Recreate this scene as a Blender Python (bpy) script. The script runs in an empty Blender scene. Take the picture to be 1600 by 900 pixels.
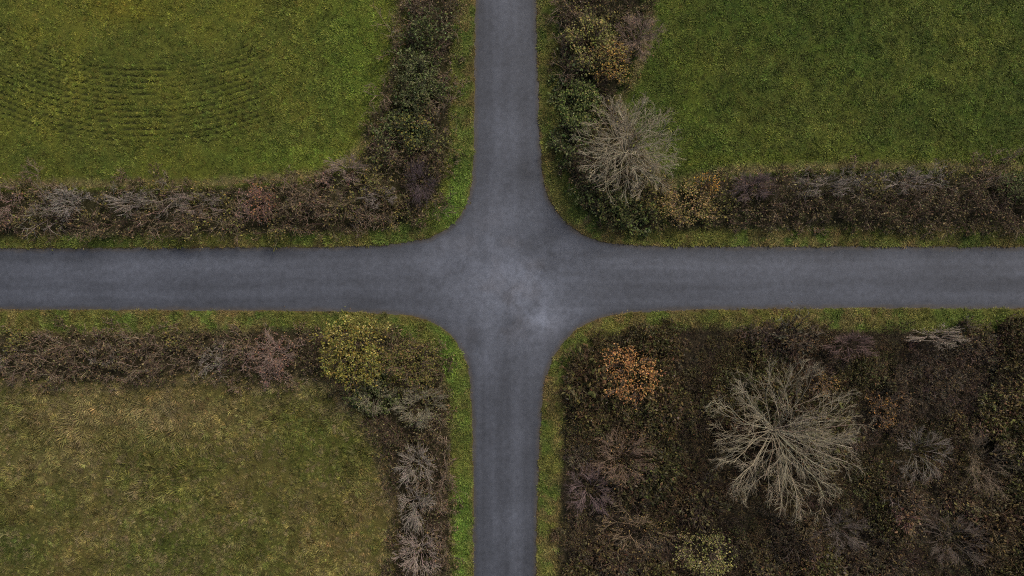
import bpy, math
import numpy as np

# ------------------------------------------------------------------ camera, sky, sun, exposure
sc = bpy.context.scene
CAM_H = 55.0
S = 0.05                                    # metres per photograph pixel at ground level
cam_d = bpy.data.cameras.new('camera'); cam = bpy.data.objects.new('camera', cam_d)
sc.collection.objects.link(cam)
cam.location = (0, 0, CAM_H); cam.rotation_euler = (0, 0, 0)
cam_d.sensor_width = 36.0; cam_d.lens = 36.0 * CAM_H / 80.0
cam_d.clip_start = 0.5; cam_d.clip_end = 5000
sc.camera = cam

SUN_EL, SUN_AZ = math.radians(43), math.radians(35)      # weak sun through cloud, from the upper right
w = bpy.data.worlds.new('World'); sc.world = w; w.use_nodes = True
nt = w.node_tree
sky = nt.nodes.new('ShaderNodeTexSky'); sky.sky_type = 'NISHITA'; sky.sun_disc = False
sky.sun_elevation = SUN_EL; sky.sun_rotation = SUN_AZ
sky.air_density = 1.0; sky.dust_density = 6.0; sky.ozone_density = 1.0
nt.links.new(sky.outputs[0], nt.nodes['Background'].inputs[0])
nt.nodes['Background'].inputs[1].default_value = 0.085
sd = bpy.data.lights.new('sun', 'SUN'); sun = bpy.data.objects.new('sun', sd); sc.collection.objects.link(sun)
sd.energy = 1.5; sd.angle = math.radians(12); sd.color = (1.0, 0.95, 0.88)
sun.rotation_euler = (math.radians(90) - SUN_EL, 0, math.radians(180) - SUN_AZ)
sun.location = (0, 0, 80)
sc.view_settings.view_transform = 'Standard'; sc.view_settings.look = 'None'
sc.view_settings.gamma = 1.0; sc.view_settings.use_curve_mapping = False
sc.view_settings.exposure = 1.2
sc.cycles.max_bounces = 4; sc.cycles.diffuse_bounces = 2; sc.cycles.glossy_bounces = 1
sc.cycles.transmission_bounces = 2; sc.cycles.use_denoising = False
sc.cycles.filter_width = 1.05

rng = np.random.default_rng(11)
COL = sc.collection

# ------------------------------------------------------------------ small tools
def W(px, py, z=0.0):
    """a photograph pixel to the ground point below something z metres up"""
    k = S * (CAM_H - z) / CAM_H
    return np.array([(px - 800) * k, (450 - py) * k])
def Wp(pts, z=0.0):
    return np.array([W(x, y, z) for x, y in pts])
def norm(v):
    return v / np.maximum(np.linalg.norm(v, axis=-1, keepdims=True), 1e-9)
def smooth(a, b, x):
    t = np.clip((x - a) / (b - a), 0, 1); return t * t * (3 - 2 * t)
def _hash(i, j, s):
    h = (i.astype(np.int64) * 374761393 + j.astype(np.int64) * 668265263 + s * 1442695041) & 0xffffffff
    h = ((h ^ (h >> 13)) * 1274126177) & 0xffffffff
    h = ((h ^ (h >> 16)) * 2246822519) & 0xffffffff
    return ((h ^ (h >> 15)) & 0xffffff) / float(0xffffff)
def vnoise(x, y, s=0):
    i = np.floor(x); j = np.floor(y); u = x - i; v = y - j
    u = u * u * (3 - 2 * u); v = v * v * (3 - 2 * v)
    return (_hash(i, j, s) * (1 - u) + _hash(i + 1, j, s) * u) * (1 - v) + \
           (_hash(i, j + 1, s) * (1 - u) + _hash(i + 1, j + 1, s) * u) * v
def fbm(x, y, scale, s=0, o=4):
    x = np.asarray(x) / scale; y = np.asarray(y) / scale; a = 0.5; t = 0; n = 0
    for k in range(o):
        t = t + a * vnoise(x + 17.3 * k, y - 9.1 * k, s + k * 7); n += a; x = x * 2.03; y = y * 2.03; a *= 0.5
    return t / n
def mix(a, b, t):
    t = np.asarray(t)[..., None]; return np.asarray(a) * (1 - t) + np.asarray(b) * t
def chaikin(p, n=2):
    for _ in range(n):
        q = p[:-1] * 0.75 + p[1:] * 0.25; r = p[:-1] * 0.25 + p[1:] * 0.75
        m = np.empty((len(q) * 2, 2)); m[0::2] = q; m[1::2] = r
        p = np.vstack([p[:1], m, p[-1:]])
    return p
def inpoly(poly, x, y):
    c = np.zeros(x.shape, bool); n = len(poly); j = n - 1
    for i in range(n):
        xi, yi = poly[i]; xj, yj = poly[j]
        if yi != yj:
            c ^= ((yi > y) != (yj > y)) & (x < (xj - xi) * (y - yi) / (yj - yi) + xi)
        j = i
    return c
def polydist(pl, x, y, closed=False):
    best = np.full(x.shape, 1e9); n = len(pl)
    for i in range(n if closed else n - 1):
        ax, ay = pl[i]; bx, by = pl[(i + 1) % n]; dx, dy = bx - ax, by - ay
        t = np.clip(((x - ax) * dx + (y - ay) * dy) / (dx * dx + dy * dy + 1e-12), 0, 1)
        best = np.minimum(best, np.hypot(x - ax - t * dx, y - ay - t * dy))
    return best

# ------------------------------------------------------------------ materials
def newmat(name):
    m = bpy.data.materials.new(name); m.use_nodes = True
    return m, m.node_tree, m.node_tree.nodes['Principled BSDF']
def plant_mat(name, instancer=False, spec=0.12, rough=0.7, transl=0.25):
    m, t, p = newmat(name); N = t.nodes; L = t.links
    a = N.new('ShaderNodeAttribute'); a.attribute_name = 'col'; src = a.outputs['Color']
    if instancer:
        b = N.new('ShaderNodeAttribute'); b.attribute_type = 'INSTANCER'; b.attribute_name = 'tint'
        mx = N.new('ShaderNodeMix'); mx.data_type = 'RGBA'; mx.blend_type = 'MULTIPLY'; mx.inputs[0].default_value = 1
        L.new(a.outputs['Color'], mx.inputs[6]); L.new(b.outputs['Color'], mx.inputs[7]); src = mx.outputs[2]
    L.new(src, p.inputs['Base Color'])
    p.inputs['Roughness'].default_value = rough; p.inputs['Specular IOR Level'].default_value = spec
    if transl > 0:
        tr = N.new('ShaderNodeBsdfTranslucent'); L.new(src, tr.inputs[0])
        ms = N.new('ShaderNodeMixShader'); ms.inputs[0].default_value = transl
        L.new(p.outputs[0], ms.inputs[1]); L.new(tr.outputs[0], ms.inputs[2])
        L.new(ms.outputs[0], N['Material Output'].inputs[0])
    return m
def ground_mat(name, fine=14.0):
    m, t, p = newmat(name); N = t.nodes; L = t.links
    a = N.new('ShaderNodeAttribute'); a.attribute_name = 'col'
    g = N.new('ShaderNodeNewGeometry')
    n = N.new('ShaderNodeTexNoise'); n.inputs['Scale'].default_value = fine; n.inputs['Detail'].default_value = 4
    n.inputs['Roughness'].default_value = 0.7
    L.new(g.outputs['Position'], n.inputs['Vector'])
    r = N.new('ShaderNodeMapRange'); r.inputs[1].default_value = 0.3; r.inputs[2].default_value = 0.7
    r.inputs[3].default_value = 0.45; r.inputs[4].default_value = 1.5
    L.new(n.outputs[0], r.inputs[0])
    mx = N.new('ShaderNodeMix'); mx.data_type = 'RGBA'; mx.blend_type = 'MULTIPLY'; mx.inputs[0].default_value = 1
    L.new(a.outputs['Color'], mx.inputs[6]); L.new(r.outputs[0], mx.inputs[7])
    L.new(mx.outputs[2], p.inputs['Base Color'])
    bp = N.new('ShaderNodeBump'); bp.inputs['Strength'].default_value = 0.8; bp.inputs['Distance'].default_value = 0.05
    L.new(n.outputs[0], bp.inputs['Height']); L.new(bp.outputs[0], p.inputs['Normal'])
    p.inputs['Roughness'].default_value = 0.95; p.inputs['Specular IOR Level'].default_value = 0.05
    return m
def road_mat():
    m, t, p = newmat('asphalt'); N = t.nodes; L = t.links
    g = N.new('ShaderNodeNewGeometry')
    def noise(scale, detail=4, vec=None, rough=0.6):
        n = N.new('ShaderNodeTexNoise'); n.inputs['Scale'].default_value = scale
        n.inputs['Detail'].default_value = detail; n.inputs['Roughness'].default_value = rough
        L.new(vec if vec else g.outputs['Position'], n.inputs['Vector']); return n.outputs[0]
    def rng_(src, a, b, c, d):
        r = N.new('ShaderNodeMapRange'); r.inputs[1].default_value = a; r.inputs[2].default_value = b
        r.inputs[3].default_value = c; r.inputs[4].default_value = d; L.new(src, r.inputs[0]); return r.outputs[0]
    def mul(a, b):
        q = N.new('ShaderNodeMath'); q.operation = 'MULTIPLY'; L.new(a, q.inputs[0]); L.new(b, q.inputs[1]); return q.outputs[0]
    a = N.new('ShaderNodeAttribute'); a.attribute_name = 'col'
    speck = rng_(noise(30, 3, None, 0.8), 0.32, 0.68, 0.86, 1.16)
    grain = rng_(noise(11, 3, None, 0.75), 0.3, 0.7, 0.80, 1.22)
    mid = rng_(noise(2.2, 5, None, 0.65), 0.3, 0.7, 0.78, 1.2)
    stone = rng_(noise(85, 1, None), 0.4, 0.75, 0.95, 1.10)
    f = mul(mul(mul(speck, mid), stone), grain)
    mx = N.new('ShaderNodeMix'); mx.data_type = 'RGBA'; mx.blend_type = 'MULTIPLY'; mx.inputs[0].default_value = 1
    L.new(a.outputs['Color'], mx.inputs[6]); L.new(f, mx.inputs[7]); L.new(mx.outputs[2], p.inputs['Base Color'])
    bp = N.new('ShaderNodeBump'); bp.inputs['Strength'].default_value = 0.35; bp.inputs['Distance'].default_value = 0.01
    L.new(noise(60, 2), bp.inputs['Height']); L.new(bp.outputs[0], p.inputs['Normal'])
    p.inputs['Roughness'].default_value = 0.75; p.inputs['Specular IOR Level'].default_value = 0.3
    return m
M_GROUND = ground_mat('turf_and_soil'); M_ROAD = road_mat()
M_TUFT = plant_mat('grass_blades', True); M_CLUMP = plant_mat('bramble_leaf_and_stem', True, transl=0.12)
M_LEAF = plant_mat('leaf', False, 0.12, 0.65, 0.15); M_BARK = plant_mat('bark', False, 0.1, 0.85, 0.0)

# ------------------------------------------------------------------ mesh building
class Geo:
    def __init__(s): s.v = []; s.q = []; s.t = []; s.c = []; s.n = 0
    def add(s, v, c, q=None, t=None):
        s.v.append(v.reshape(-1, 3)); s.c.append(c.reshape(-1, 3))
        if q is not None: s.q.append(q.reshape(-1, 4) + s.n)
        if t is not None: s.t.append(t.reshape(-1, 3) + s.n)
        s.n += len(s.v[-1])
    def mesh(s, name, origin=(0, 0, 0), sm=True):
        v = np.vstack(s.v) - np.asarray(origin); c = np.vstack(s.c)
        q = np.vstack(s.q) if s.q else np.zeros((0, 4), int); t = np.vstack(s.t) if s.t else np.zeros((0, 3), int)
        me = bpy.data.meshes.new(name); me.vertices.add(len(v)); me.vertices.foreach_set('co', v.astype(np.float32).ravel())
        nl = q.size + t.size; me.loops.add(nl); me.loops.foreach_set('vertex_index', np.concatenate([q.ravel(), t.ravel()]).astype(np.int32))
        np_ = len(q) + len(t); me.polygons.add(np_)
        tot = np.concatenate([np.full(len(q), 4), np.full(len(t), 3)]).astype(np.int32)
        me.polygons.foreach_set('loop_start', (np.cumsum(tot) - tot).astype(np.int32))
        me.polygons.foreach_set('use_smooth', np.full(np_, sm))
        me.update(calc_edges=True)
        at = me.color_attributes.new('col', 'FLOAT_COLOR', 'POINT')
        at.data.foreach_set('color', np.hstack([c, np.ones((len(c), 1))]).astype(np.float32).ravel())
        return me
def tag(o, label=None, cat=None, group=None, kind=None):
    for k, val in (('label', label), ('category', cat), ('group', group), ('kind', kind)):
        if val: o[k] = val
    return o
def obj(name, me, mat, parent=None, loc=(0, 0, 0)):
    o = bpy.data.objects.new(name, me); COL.objects.link(o); o.location = loc
    if mat: me.materials.append(mat)
    if parent: o.parent = parent
    return o
def empty(name, loc):
    e = bpy.data.objects.new(name, None); COL.objects.link(e); e.location = loc; e.empty_display_size = 0.3; return e

def add_tubes(g, P, R, C, sides=3):
    N_, K = P.shape[:2]
    if N_ == 0: return
    T = norm(np.gradient(P, axis=1)); ref = norm(rng.normal(size=(N_, 1, 3)))
    u = norm(np.cross(T, ref)); v = np.cross(T, u)
    an = np.arange(sides) * 2 * math.pi / sides
    V = P[:, :, None, :] + R[:, :, None, None] * (np.cos(an)[None, None, :, None] * u[:, :, None, :] + np.sin(an)[None, None, :, None] * v[:, :, None, :])
    b = (np.arange(N_)[:, None, None] * K + np.arange(K - 1)[None, :, None]) * sides
    i = np.arange(sides)[None, None, :]; j = (i + 1) % sides
    q = np.stack([b + i, b + j, b + sides + j, b + sides + i], -1)
    C = np.broadcast_to(C[:, None, None, :], V.shape)
    g.add(V, np.ascontiguousarray(C), q)
def add_leaves(g, P, D, L, Wd, C, fold=0.25):
    """bent lens-shaped leaves at P along D"""
    n = len(P)
    if n == 0: return
    side = norm(np.cross(D, rng.normal(size=(n, 3)) * .55 + np.array([0, 0, 1.0]))); nn = np.cross(D, side)
    L = L[:, None]; Wd = Wd[:, None]
    a = P; b = P + D * L * 0.45 + side * Wd * 0.5 + nn * Wd * fold
    c = P + D * L; d = P + D * L * 0.45 - side * Wd * 0.5 + nn * Wd * fold
    V = np.stack([a, b, c, d], 1); q = np.arange(n * 4).reshape(n, 4)
    # two triangles folded on the midrib
    t = np.concatenate([q[:, [0, 1, 2]], q[:, [0, 2, 3]]])
    g.add(V, np.repeat(C[:, None, :], 4, 1), None, t)
def sample(P, R, idx, t):
    K = P.shape[1]; f = np.clip(t, 0, 0.9999) * (K - 1); k = f.astype(int); u = (f - k)[:, None]
    p = P[idx, k] * (1 - u) + P[idx, k + 1] * u
    return p, norm(P[idx, k + 1] - P[idx, k]), R[idx, k] * (1 - u[:, 0]) + R[idx, k + 1] * u[:, 0]
def path(p, d, L, K, wig, up=0.0):
    n = len(p); P = np.empty((n, K, 3)); P[:, 0] = p; st = (L / (K - 1))[:, None]; d = d.copy()
    for k in range(1, K):
        d = norm(d + wig * rng.normal(size=(n, 3)) + np.array([0, 0, up])); P[:, k] = P[:, k - 1] + d * st
    return P
def grow(P, R, n, t0, t1, a0, a1, lf, K, wig, up=0.0, out=0.0, centre=None, rf=0.6, rmin=0.006, flat=0.0):
    N_ = len(P); idx = np.repeat(np.arange(N_), n); m = N_ * n
    t = t0 + (t1 - t0) * ((np.tile(np.arange(n), N_) + rng.random(m)) / n)
    p, T, r = sample(P, R, idx, t)
    perp = norm(np.cross(T, rng.normal(size=(m, 3)))); a = rng.uniform(a0, a1, m)[:, None]
    d = np.cos(a) * T + np.sin(a) * perp
    d[:, 2] *= (1 - flat); d[:, 2] += up
    if centre is not None:
        o = p - centre; o[:, 2] *= 0.3; d = d + out * norm(o)
    d = norm(d)
    pl = np.linalg.norm(P[:, -1] - P[:, 0], axis=1)[idx]
    L = pl * lf * rng.uniform(0.65, 1.25, m) * (1.15 - 0.55 * t)
    Q = path(p, d, L, K, wig)
    r0 = np.maximum(r * rf, rmin); Rq = r0[:, None] * np.linspace(1, 0.4, K)[None]
    return Q, Rq, idx
def jit(c, n, v=0.25, hue=0.1):
    c = np.asarray(c, float)
    return np.clip(c[None] * (1 + v * rng.normal(size=(n, 1))) * (1 + hue * rng.normal(size=(n, 3))), 0.002, 0.9)
def pick(cols, n, v=0.25, hue=0.08):
    k = rng.integers(0, len(cols), n); return np.clip(np.asarray(cols, float)[k] * (1 + v * rng.normal(size=(n, 1))) * (1 + hue * rng.normal(size=(n, 3))), 0.002, 0.9)

# ------------------------------------------------------------------ layout, read off the photograph
EDGE = {
 'nw': [(746,-1500),(744,0),(742,225),(740,285),(733,315),(716,345),(690,366),(655,378),(600,385),(500,387),(400,388),(0,390),(-2400,391)],
 'ne': [(834,-1500),(836,0),(840,150),(843,225),(847,280),(860,320),(888,355),(930,378),(990,386),(1200,387),(1600,387),(4000,387)],
 'sw': [(-2400,482),(0,482),(400,484),(560,486),(640,490),(690,508),(720,540),(735,580),(739,640),(740,700),(741,900),(743,2400)],
 'se': [(4000,479),(1600,480),(1200,481),(1050,484),(985,487),(930,496),(890,520),(862,556),(848,600),(842,680),(838,780),(836,900),(833,2400)]}
EDGE = {k: chaikin(Wp(v), 2) for k, v in EDGE.items()}
FAR = {'nw': [(-3000, 391), (-3000, -3000), (746, -3000)], 'ne': [(4600, 387), (4600, -3000), (834, -3000)],
       'sw': [(743, 3900), (-3000, 3900), (-3000, 482)], 'se': [(833, 3900), (4600, 3900), (4600, 479)]}
QPOLY = {}
for k in EDGE:
    QPOLY[k] = np.vstack([EDGE[k], Wp(FAR[k] if k in ('sw', 'se') else FAR[k])])
def edge_dist(x, y):
    """metres from the tarmac edge: positive on the grass, negative on the road; and the quadrant"""
    d = np.full(x.shape, 1e9)
    for k in EDGE: d = np.minimum(d, polydist(EDGE[k], x, y))
    land = np.zeros(x.shape, bool)
    quad = np.full(x.shape, '', dtype='<U2')
    for k in QPOLY:
        i = inpoly(QPOLY[k], x, y); land |= i; quad[i] = k
    lone = quad == ''
    quad[lone] = np.where(x[lone] < 0, np.where(y[lone] > 0, 'nw', 'sw'), np.where(y[lone] > 0, 'ne', 'se'))
    return np.where(land, d, -d), quad
HZ = 1.2
HEDGE = {
 'nw_h': [(-300,292),(0,290),(200,288),(330,286),(400,282),(490,276),(540,252),(600,300),(650,345),(610,360),(500,366),(400,368),(200,370),(0,374),(-300,374)],
 'nw_v': [(630,-220),(628,0),(620,100),(598,170),(570,215),(545,250),(600,300),(650,345),(686,300),(704,230),(708,100),(712,0),(712,-220)],
 'ne_v': [(868,-220),(868,0),(872,100),(872,200),(884,270),(925,340),(985,362),(1045,362),(1045,290),(1000,240),(965,150),(990,110),(1015,40),(1010,-220)],
 'ne_h': [(1045,290),(1045,362),(1200,361),(1400,357),(1600,357),(1950,356),(1950,258),(1600,264),(1400,260),(1250,262),(1150,268)],
 'sw_h': [(-300,516),(0,518),(200,520),(330,514),(420,508),(505,510),(510,598),(400,603),(300,592),(150,606),(0,598),(-300,600)],
 'sw_v': [(505,510),(560,505),(640,525),(690,560),(706,640),(708,900),(708,1130),(600,1130),(605,900),(615,800),(585,700),(565,660),(510,598)],
 'se':   [(884,1130),(882,900),(880,700),(886,620),(908,562),(950,524),(1000,508),(1200,508),(1400,518),(1600,518),(1950,518),(1950,1130)]}
HEDGE = {k: Wp(v, HZ) for k, v in HEDGE.items()}
def rows(x, y):
    """drag-harrow lines curving across the top left field"""
    px = x / S + 800; py = 450 - y / S
    r = np.hypot(px - 225 + 7 * (fbm(x, y, 3.5, 5) - .5), py + 350)
    on = smooth(430, 462, r) * (1 - smooth(565, 600, r)) * (1 - smooth(385, 460, px)) * (.55 + .45 * smooth(.3, .55, fbm(x, y, 3.0, 92)))
    on = np.maximum(on, 0.25 * (1 - smooth(430, 560, px)) * smooth(.45, .6, fbm(x, y, 3.0, 93)) * (py < 280)) 
    ph = np.abs(((r / 9.2) % 1.0) - 0.5) * 2
    return on * smooth(0.58, 0.88, ph) * (px < 620) * (py < 275)
def height(x, y, d):
    lift = smooth(-0.12, 0.22, d + 0.13 * (fbm(x, y, 0.7, 3) - 0.5) * 2 + .10 * (fbm(x, y, 4.0, 6) - .5)) * 0.15 - 0.085
    roll = (fbm(x, y, 5.0, 40) - 0.5) * 0.30 * smooth(0.3, 3.0, d)
    lump = (fbm(x, y, 0.9, 44, 3) - 0.5) * 0.12 * smooth(0.1, 0.8, d)
    return lift + roll + lump
def ground_z(x, y):
    x = np.atleast_1d(np.asarray(x, float)); y = np.atleast_1d(np.asarray(y, float)); d, q = edge_dist(x, y)
    return height(x, y, d)
def patch(x, y, px, py, rx, ry=None):
    ry = ry or rx; X = x / S + 800; Y = 450 - y / S
    return np.exp(-(((X - px) / rx) ** 2 + ((Y - py) / ry) ** 2))

# turf colour of the place with shade painted into the soil under hedges
def turf(x, y, d, q):
    n1 = smooth(0.3, 0.7, fbm(x, y, 7.0, 1)); n2 = smooth(0.33, 0.67, fbm(x, y, 2.0, 2)); n3 = smooth(0.3, 0.7, fbm(x, y, 0.6, 4, 3))
    c = np.zeros(x.shape + (3,))
    nw = mix(mix((0.076, 0.084, 0.014), (0.108, 0.108, 0.017), n1), (0.056, 0.07, 0.014), n2 * 0.55)
    nw = mix(nw, (0.125, 0.105, 0.022), n3 * 0.22)
    nw = mix(nw, (0.14, 0.118, 0.014), patch(x, y, 190, 15, 60, 25) * .6)
    nw = mix(nw, (0.085, 0.115, 0.016), patch(x, y, 560, 90, 60, 120) * .7 + patch(x, y, 470, 245, 110, 22) * .6)
    ne = mix(mix((0.044, 0.068, 0.011), (0.066, 0.080, 0.014), n1), (0.034, 0.052, 0.010), n2 * 0.6)
    ne = mix(ne, (0.085, 0.088, 0.022), n3 * 0.25)
    ne = mix(ne, (0.075, 0.09, 0.014), patch(x, y, 1250, 250, 350, 12) * .7 + patch(x, y, 1080, 130, 30, 80) * .5)
    sw = mix(mix((0.115, 0.092, 0.030), (0.078, 0.082, 0.019), n1), (0.07, 0.075, 0.016), n2 * 0.5)
    sw = mix(sw, (0.15, 0.115, 0.048), n3 * 0.35)
    sw = mix(sw, (0.145, 0.115, 0.05), np.clip(patch(x, y, 230, 645, 150, 30) + patch(x, y, 90, 720, 80, 40) * .6, 0, 1) * .8)
    sw = mix(sw, (0.078, 0.086, 0.018), patch(x, y, 480, 690, 90, 60) * .8 + patch(x, y, 330, 720, 40, 45) * .6)
    sw = mix(sw, (0.05, 0.065, 0.014), patch(x, y, 30, 850, 60, 45) * .8 + patch(x, y, 270, 860, 90, 40) * .4 + patch(x, y, 100, 790, 25, 30) * .5)
    se = mix((0.030, 0.023, 0.014), (0.022, 0.021, 0.010), n2)
    for k, v in (('nw', nw * (.79, .85, .84)), ('ne', ne * (.84, .85, .80)), ('sw', sw * (.68, .70, .66)), ('se', se)): c[q == k] = v[q == k]
    straw = np.zeros(x.shape)
    vg = mix(mix((0.055, 0.070, 0.015), (0.076, 0.072, 0.018), n2), (0.095, 0.062, 0.028), smooth(.45, .9, n1 * .5 + n3 * .5) * .65)
    vg = mix(vg, (0.062, 0.100, 0.016), np.clip(patch(x, y, 700, 310, 40, 60) + patch(x, y, 722, 850, 15, 120) + patch(x, y, 700, 560, 22, 60), 0, 1) * .8)
    vg = mix(vg, (0.095, 0.074, 0.024), np.clip(patch(x, y, 690, 320, 18, 18) * 0 + patch(x, y, 870, 330, 30, 60) + patch(x, y, 865, 120, 14, 90), 0, 1) * .5)
    isv = 1 - smooth(1.5, 2.1, d + 0.5 * (fbm(x, y, 1.2, 8) - .5))
    c = mix(c, vg * (1.0, 1.08, 1.0), isv)
    # mud and leaf litter along the tarmac edge
    c = mix(c, (0.075, 0.050, 0.028), (1 - smooth(0.02, 0.30, d + 0.30 * (fbm(x, y, 0.9, 61, 3) - .5))) * .75)
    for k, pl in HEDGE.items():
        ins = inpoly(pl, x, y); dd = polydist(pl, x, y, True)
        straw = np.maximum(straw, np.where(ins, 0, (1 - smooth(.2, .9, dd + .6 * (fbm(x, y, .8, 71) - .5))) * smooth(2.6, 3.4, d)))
        c = mix(c, (0.024, 0.019, 0.012), np.where(ins, smooth(0.0, 0.5, dd), 0) * .85)  # dark soil below the growth, deepened to paint in the shade there
    return mix(c, (0.105, 0.085, 0.038), straw * .75)

# ------------------------------------------------------------------ the ground
def axis(a, step, far):
    core = np.arange(-a, a + 1e-6, step); out = []; p = a; s = step
    while p < far: s *= 1.35; p += s; out.append(p)
    out = np.array(out); return np.concatenate([-out[::-1], core, out])
gx = axis(44, 0.16, 150); gy = axis(26, 0.16, 120)
X, Y = np.meshgrid(gx, gy); D, Q = edge_dist(X, Y); Z = height(X, Y, D)
rw = rows(X, Y); Z -= rw * 0.14
C_ = turf(X, Y, D, Q) * .68;      # thatch and soil between the tufts, darkened as painted shade for depth
C_ = mix(C_, (0.018, 0.020, 0.007), rw)  # furrows coloured dark for bare soil plus the shade between rows
ny, nx = X.shape; I = np.arange(nx * ny).reshape(ny, nx)
cell = np.stack([I[:-1, :-1], I[:-1, 1:], I[1:, 1:], I[1:, :-1]], -1).reshape(-1, 4)
cd = D.ravel()[cell].max(1); cmin = D.ravel()[cell].min(1); cq = Q.ravel()[cell[:, 0]]
keep = cd > -0.35
VXYZ = np.stack([X, Y, Z], -1).reshape(-1, 3); VC = C_.reshape(-1, 3)
vlim = 1.9
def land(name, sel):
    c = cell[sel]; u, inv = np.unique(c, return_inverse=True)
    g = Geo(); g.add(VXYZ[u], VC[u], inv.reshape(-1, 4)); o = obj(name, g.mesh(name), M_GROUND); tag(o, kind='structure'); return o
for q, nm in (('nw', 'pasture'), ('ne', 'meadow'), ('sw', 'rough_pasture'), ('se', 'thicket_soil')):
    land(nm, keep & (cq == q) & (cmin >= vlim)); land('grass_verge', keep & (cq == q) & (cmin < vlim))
g = Geo()
g.add(np.array([[-2500, -2500, -1.2], [2500, -2500, -1.2], [2500, 2500, -1.2], [-2500, 2500, -1.2]], float), np.tile([[0.06, 0.07, 0.014]], (4, 1)), np.array([[0, 1, 2, 3]]))
tag(obj('ground', g.mesh('ground'), M_GROUND), kind='structure')

# ------------------------------------------------------------------ the crossroads
rsel = (cmin < 0.45)
Xr, Yr = X, Y
base = np.array([0.0332, 0.0368, 0.0458])
px = X / S + 800; py = 450 - Y / S
in_v = smooth(3.2, 2.2, np.abs(X)) if False else 1 - smooth(2.0, 3.4, np.abs(X)); in_h = 1 - smooth(2.0, 3.6, np.abs(Y - 0.75))
streak_v = fbm(X * 1.0, Y * 0.045, 0.55, 21); streak_h = fbm(X * 0.045, Y * 1.0, 0.55, 22)
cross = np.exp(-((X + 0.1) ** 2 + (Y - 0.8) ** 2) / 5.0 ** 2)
sv = 1 - smooth(2.6, 5.0, np.abs(Y - .75)); 
st = np.where(np.abs(Y - .75) > np.abs(X) * 0.9, streak_v, streak_h)
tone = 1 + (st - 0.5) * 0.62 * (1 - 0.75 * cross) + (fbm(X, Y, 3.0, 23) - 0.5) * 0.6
tone *= 1 + 0.86 * cross  # junction paler from wear, pushed further to paint lens darkening along the arms
wear = smooth(.50, .66, fbm(X, Y, 1.5, 24)); tone *= 1 - 0.15 * wear * np.clip(cross * 1.4, 0, 1)
fret = smooth(.55, .62, fbm(X, Y, .45, 28, 3)) * smooth(.50, .62, fbm(X, Y, 2.4, 29)); tone *= 1 - .20 * fret * np.clip(.35 + cross, 0, 1)
lanes = np.where(np.abs(Y - .75) > np.abs(X) * .9, np.exp(-((np.abs(px - 790) - 20) / 9) ** 2), np.exp(-((np.abs(py - 435) - 21) / 9) ** 2)); tone *= 1 + .10 * lanes * (1 - cross)
for (a, b, rx, ry, k) in ((757, 402, 9, 12, .38), (825, 380, 18, 16, .26), (860, 368, 18, 14, .36), (742, 530, 14, 20, .36), (690, 345, 0.1, .1, 0), (828, 275, 16, 8, .25), (683, 388, 6, 4, .3), (855, 410, 45, 22, .16), (905, 410, 30, 16, .14),
                          (866, 500, 34, 16, -.42), (838, 492, 24, 34, -.34), (780, 420, 50, 26, -.18), (700, 380, 30, 12, -.2), (830, 440, 26, 40, -.12), (905, 484, 40, 6, -.2), (720, 395, 30, 14, -.16), (812, 265, 30, 22, .16), (690, 478, 50, 12, .10), (960, 408, 22, 4, -.15)):
    tone *= 1 - k * np.exp(-(((px - a) / rx) ** 2 + ((py - b) / ry) ** 2)) * (0.5 + fbm(X, Y, 0.5, 25))
# darker crown between the wheel tracks, damp dark margins
tone *= 1 - 0.10 * np.exp(-((py - 447) / 14) ** 2) * (1 - cross) * (np.abs(X) > 4)
tone *= 1 - 0.10 * np.exp(-((px - 815) / 9) ** 2) * (np.abs(Y) > 5)
tone *= 1 - 0.30 * np.exp(-((D + 0.05) / 0.30) ** 2) - 0.10 * np.exp(-((D + .5) / .5) ** 2)
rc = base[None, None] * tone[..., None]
rc = mix(rc, (0.050, 0.046, 0.048), smooth(.5, .8, fbm(X, Y, 1.8, 27)) * cross * .35)
rc = mix(rc, (0.036, 0.028, 0.018), smooth(-0.30, 0.02, D + 0.35 * (fbm(X, Y, 0.7, 62, 3) - .5)) * .55)
camber = 0.05 * smooth(0, -2.2, D) if False else 0.05 * smooth(0.0, 2.2, -D)
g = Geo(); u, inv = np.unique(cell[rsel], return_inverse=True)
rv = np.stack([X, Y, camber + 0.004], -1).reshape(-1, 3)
g.add(rv[u], rc.reshape(-1, 3)[u], inv.reshape(-1, 4)); tag(obj('road', g.mesh('road'), M_ROAD), kind='structure')

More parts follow.
